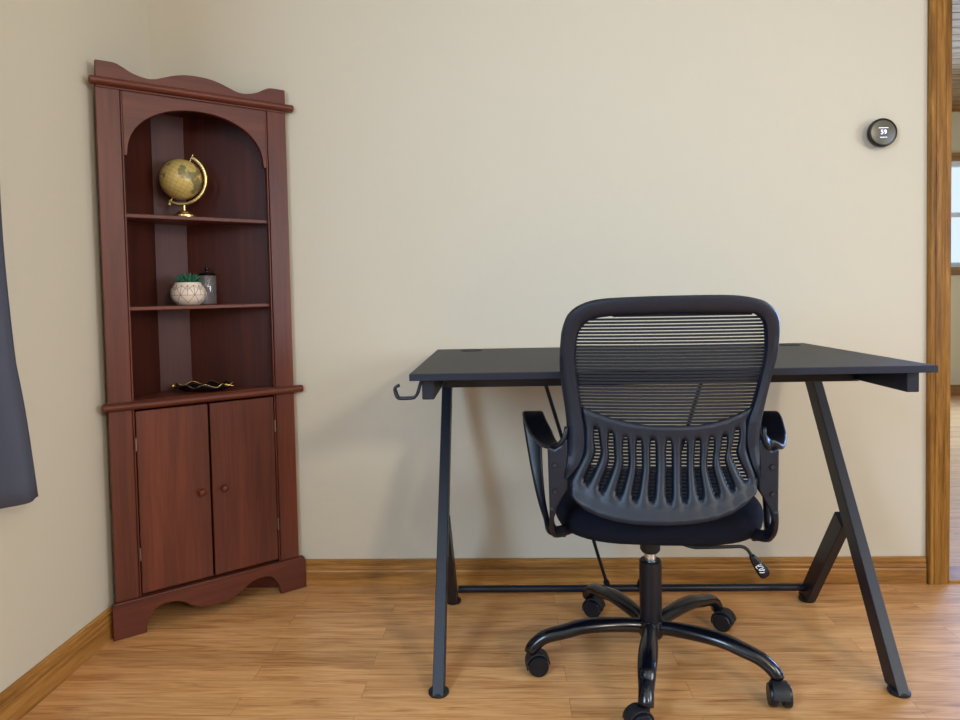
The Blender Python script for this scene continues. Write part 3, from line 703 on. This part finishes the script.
def mark(a0, b0, a1, b1, r=.0010): tube(bm, [c0 + e_ * a0 + d * b0, c0 + e_ * a1 + d * b1], r, 6)
for a in [(-.007,-.008,.002,-.008),(-.007,-.008,-.007,-.002),(-.002,-.006,.006,-.002),(.006,-.002,.006,.004),(-.006,.002,.003,.002),(-.006,.002,-.002,.006),(-.002,.006,.006,.009),(.003,.002,.003,.011),(-.008,.008,-.003,.012),(-.003,.012,.002,.014),(.004,-.008,.007,-.006)]: mark(*a)
K('printed_symbols', bm, M_white, kb)
# five-star base
bm = bmesh.new(); lathe(bm, [(0, .070), (.018, .070), (.026, .076), (.031, .085), (.032, .112), (.030, .120), (0, .122)], k=28); K('hub', bm, M_gloss, smooth=True)
wheels = [(186, .302, 5), (256, .262, 195), (330, .292, 262), (42, .298, -35), (114, .305, -25)]   # leg direction, reach, castor heading
for ang, rad, head in wheels:
    a = math.radians(ang + 4.5); ux, uy = math.cos(a), math.sin(a)
    pr = [(.015, .101), (.06, .106), (.12, .109), (.17, .107), (.21, .098), (rad - .045, .088), (rad - .022, .074), (rad - .010, .062), (rad - .006, .052)]
    pts = smoothpts([(ux * r, uy * r, z) for r, z in pr], 36)
    bm = bmesh.new()
    def sec(i, n):
        t = i / (n - 1); ww = .0165 + .0055 * math.sin(PI * min(1, max(0, t - .15) * 1.35)); hh = .0170 - .0025 * max(0, t - .2)
        return circ(ww, hh, 18)
    sweep(bm, pts, sec, side=(-uy, ux, 0)); lg = K('base_leg', bm, M_gloss, smooth='all')
    # castor under the leg tip: hood, stem and two wheels
    tip = Vector((ux * (rad - .006), uy * (rad - .006), 0)); f = math.radians(head + 4.5)
    fwd = Vector((math.cos(f), math.sin(f), 0)); axl = Vector((-fwd.y, fwd.x, 0))
    cen = Vector((tip.x, tip.y, .0245)) + fwd * .017
    bm = bmesh.new(); hood = []
    for i in range(13):
        t = -.35 + (PI + .25) * i / 12
        hood.append(cen + fwd * (-math.cos(t) * .0275) + Vector((0, 0, math.sin(t) * .0275)))
    sweep(bm, hood, lambda i, n: rrect(.034, .004, .3, 2), side=tuple(axl))
    tube(bm, [tip + Vector((0, 0, .062)), tip + Vector((0, 0, .036))], .0085, 14)
    box(bm, -.004, .004, -.020, .020, -.004, .022, Matrix.Translation(cen) @ Matrix.Rotation(math.atan2(fwd.y, fwd.x) + PI/2, 4, 'Z'))
    cst = K('castor', bm, M_rubber, smooth=True)
    rotm = Vector((0, 0, 1)).rotation_difference(axl).to_matrix()
    for sd in (-1, 1):
        bm = bmesh.new(); z0, z1 = sorted((sd * .0055, sd * .0235))
        lathe(bm, [(0, z0), (.022, z0), (.0245, z0 + .003), (.0245, z1 - .004), (.022, z1 - .0005), (.016, z1), (.015, z1 - .001), (0, z1 - .001)], cen, 28, rot=rotm)
        K('wheel', bm, M_plastic2, cst, smooth=True)

# ------------------------------------------------------------------ thermostat
th = empty('thermostat', (2.222, 0, 1.368), 'round dark wall thermostat showing 59, to the right of the desk', 'thermostat')
Rx = Matrix.Rotation(PI / 2, 3, 'X')
bm = bmesh.new(); lathe(bm, [(0, .001), (.034, .001), (.036, .012), (.0415, .016), (.0425, .020), (.0425, .026), (.0415, .0285), (.0395, .0295), (0, .0295)], k=48, rot=Rx); obj('housing', bm, M_thermo_rim, th, smooth=True)
bm = bmesh.new(); lathe(bm, [(0, .0300), (.034, .0298), (.0385, .0290), (.039, .0285), (0, .0285)], k=48, rot=Rx); obj('face', bm, M_thermo, th, smooth=True)
bm = B(-.0085, .0095, -.0306, -.0303, -.0085, .0085); sc_ = obj('screen', bm, M_screen, th)
tx = bpy.data.curves.new('digits', 'FONT'); tx.body = '59'; tx.size = .019; tx.align_x = 'CENTER'; tx.align_y = 'CENTER'; tx.extrude = .0002; tx.offset = .0001
to = bpy.data.objects.new('digits', tx); C.objects.link(to); dg = bpy.context.evaluated_depsgraph_get(); me = bpy.data.meshes.new_from_object(to.evaluated_get(dg)); bpy.data.objects.remove(to)
me.materials.clear(); me.materials.append(M_digit); to = bpy.data.objects.new('digits', me); C.objects.link(to); to.parent = sc_; to.location = (.0005, -.0310, 0); to.rotation_euler = (PI / 2, 0, 0)
bm = bmesh.new()
for i in range(7): box(bm, -.0135 + i * .0041, -.0135 + i * .0041 + .0031, -.0308, -.0303, .0122, .0139)
obj('caption', bm, M_digit, sc_)
bm = bmesh.new()
for i in range(5): box(bm, -.0095 + i * .0042, -.0095 + i * .0042 + .0032, -.0308, -.0303, -.0155, -.0138)
obj('caption', bm, M_digit, sc_)

# ------------------------------------------------------------------ curtain at the left window
cu_ = empty('curtain', (.085, -1.1, .5), 'dark slate-blue curtain hanging on the left wall at the edge of the picture', 'curtain')
bm = bmesh.new(); NU, NV = 90, 40; g = []
for j in range(NV + 1):
    z = .0 + 1.66 * j / NV; row = []           # local z, hem at world z .5
    zz = z + .5
    ek = [(0, .711), (.1, .729), (.2, .745), (.3, .763), (.46, .770), (.62, .778), (1.7, .82)]
    edge = next(b0 + (b1 - b0) * (z - a0) / (a1 - a0) for (a0, b0), (a1, b1) in zip(ek, ek[1:]) if z <= a1)
    edge = 1.1 - edge
    for i in range(NU + 1):
        t = i / NU; y = edge - t * (.80 + edge - .35)
        x = .030 * math.sin(t * 40 + .5 * math.sin(z * 2)) * (1 - .25 * z / 1.6) * min(1, t * 9) + .004 * math.sin(z * 9 + t * 7)
        row.append(bm.verts.new((x, y, z)))
    g.append(row)
for a, b in zip(g, g[1:]):
    for i in range(NU): bm.faces.new([a[i], a[i+1], b[i+1], b[i]])
o = obj('cloth', bm, M_curtain, cu_, smooth='all'); sm = o.modifiers.new('solid', 'SOLIDIFY'); sm.thickness = .002
rd = bmesh.new(); tube(rd, [(.085, -3.45, 2.175), (.085, -.72, 2.175)], .011, 14)
rod_ = obj('curtain_rod', rd, M_steel, smooth=True); rod_['label'] = 'dark curtain rod above the left window'; rod_['category'] = 'curtain rod'
for y in (-3.35, -2.0, -.80): obj('rod_bracket', B(.0, .088, y - .006, y + .006, 2.166, 2.184), M_steel, rod_)
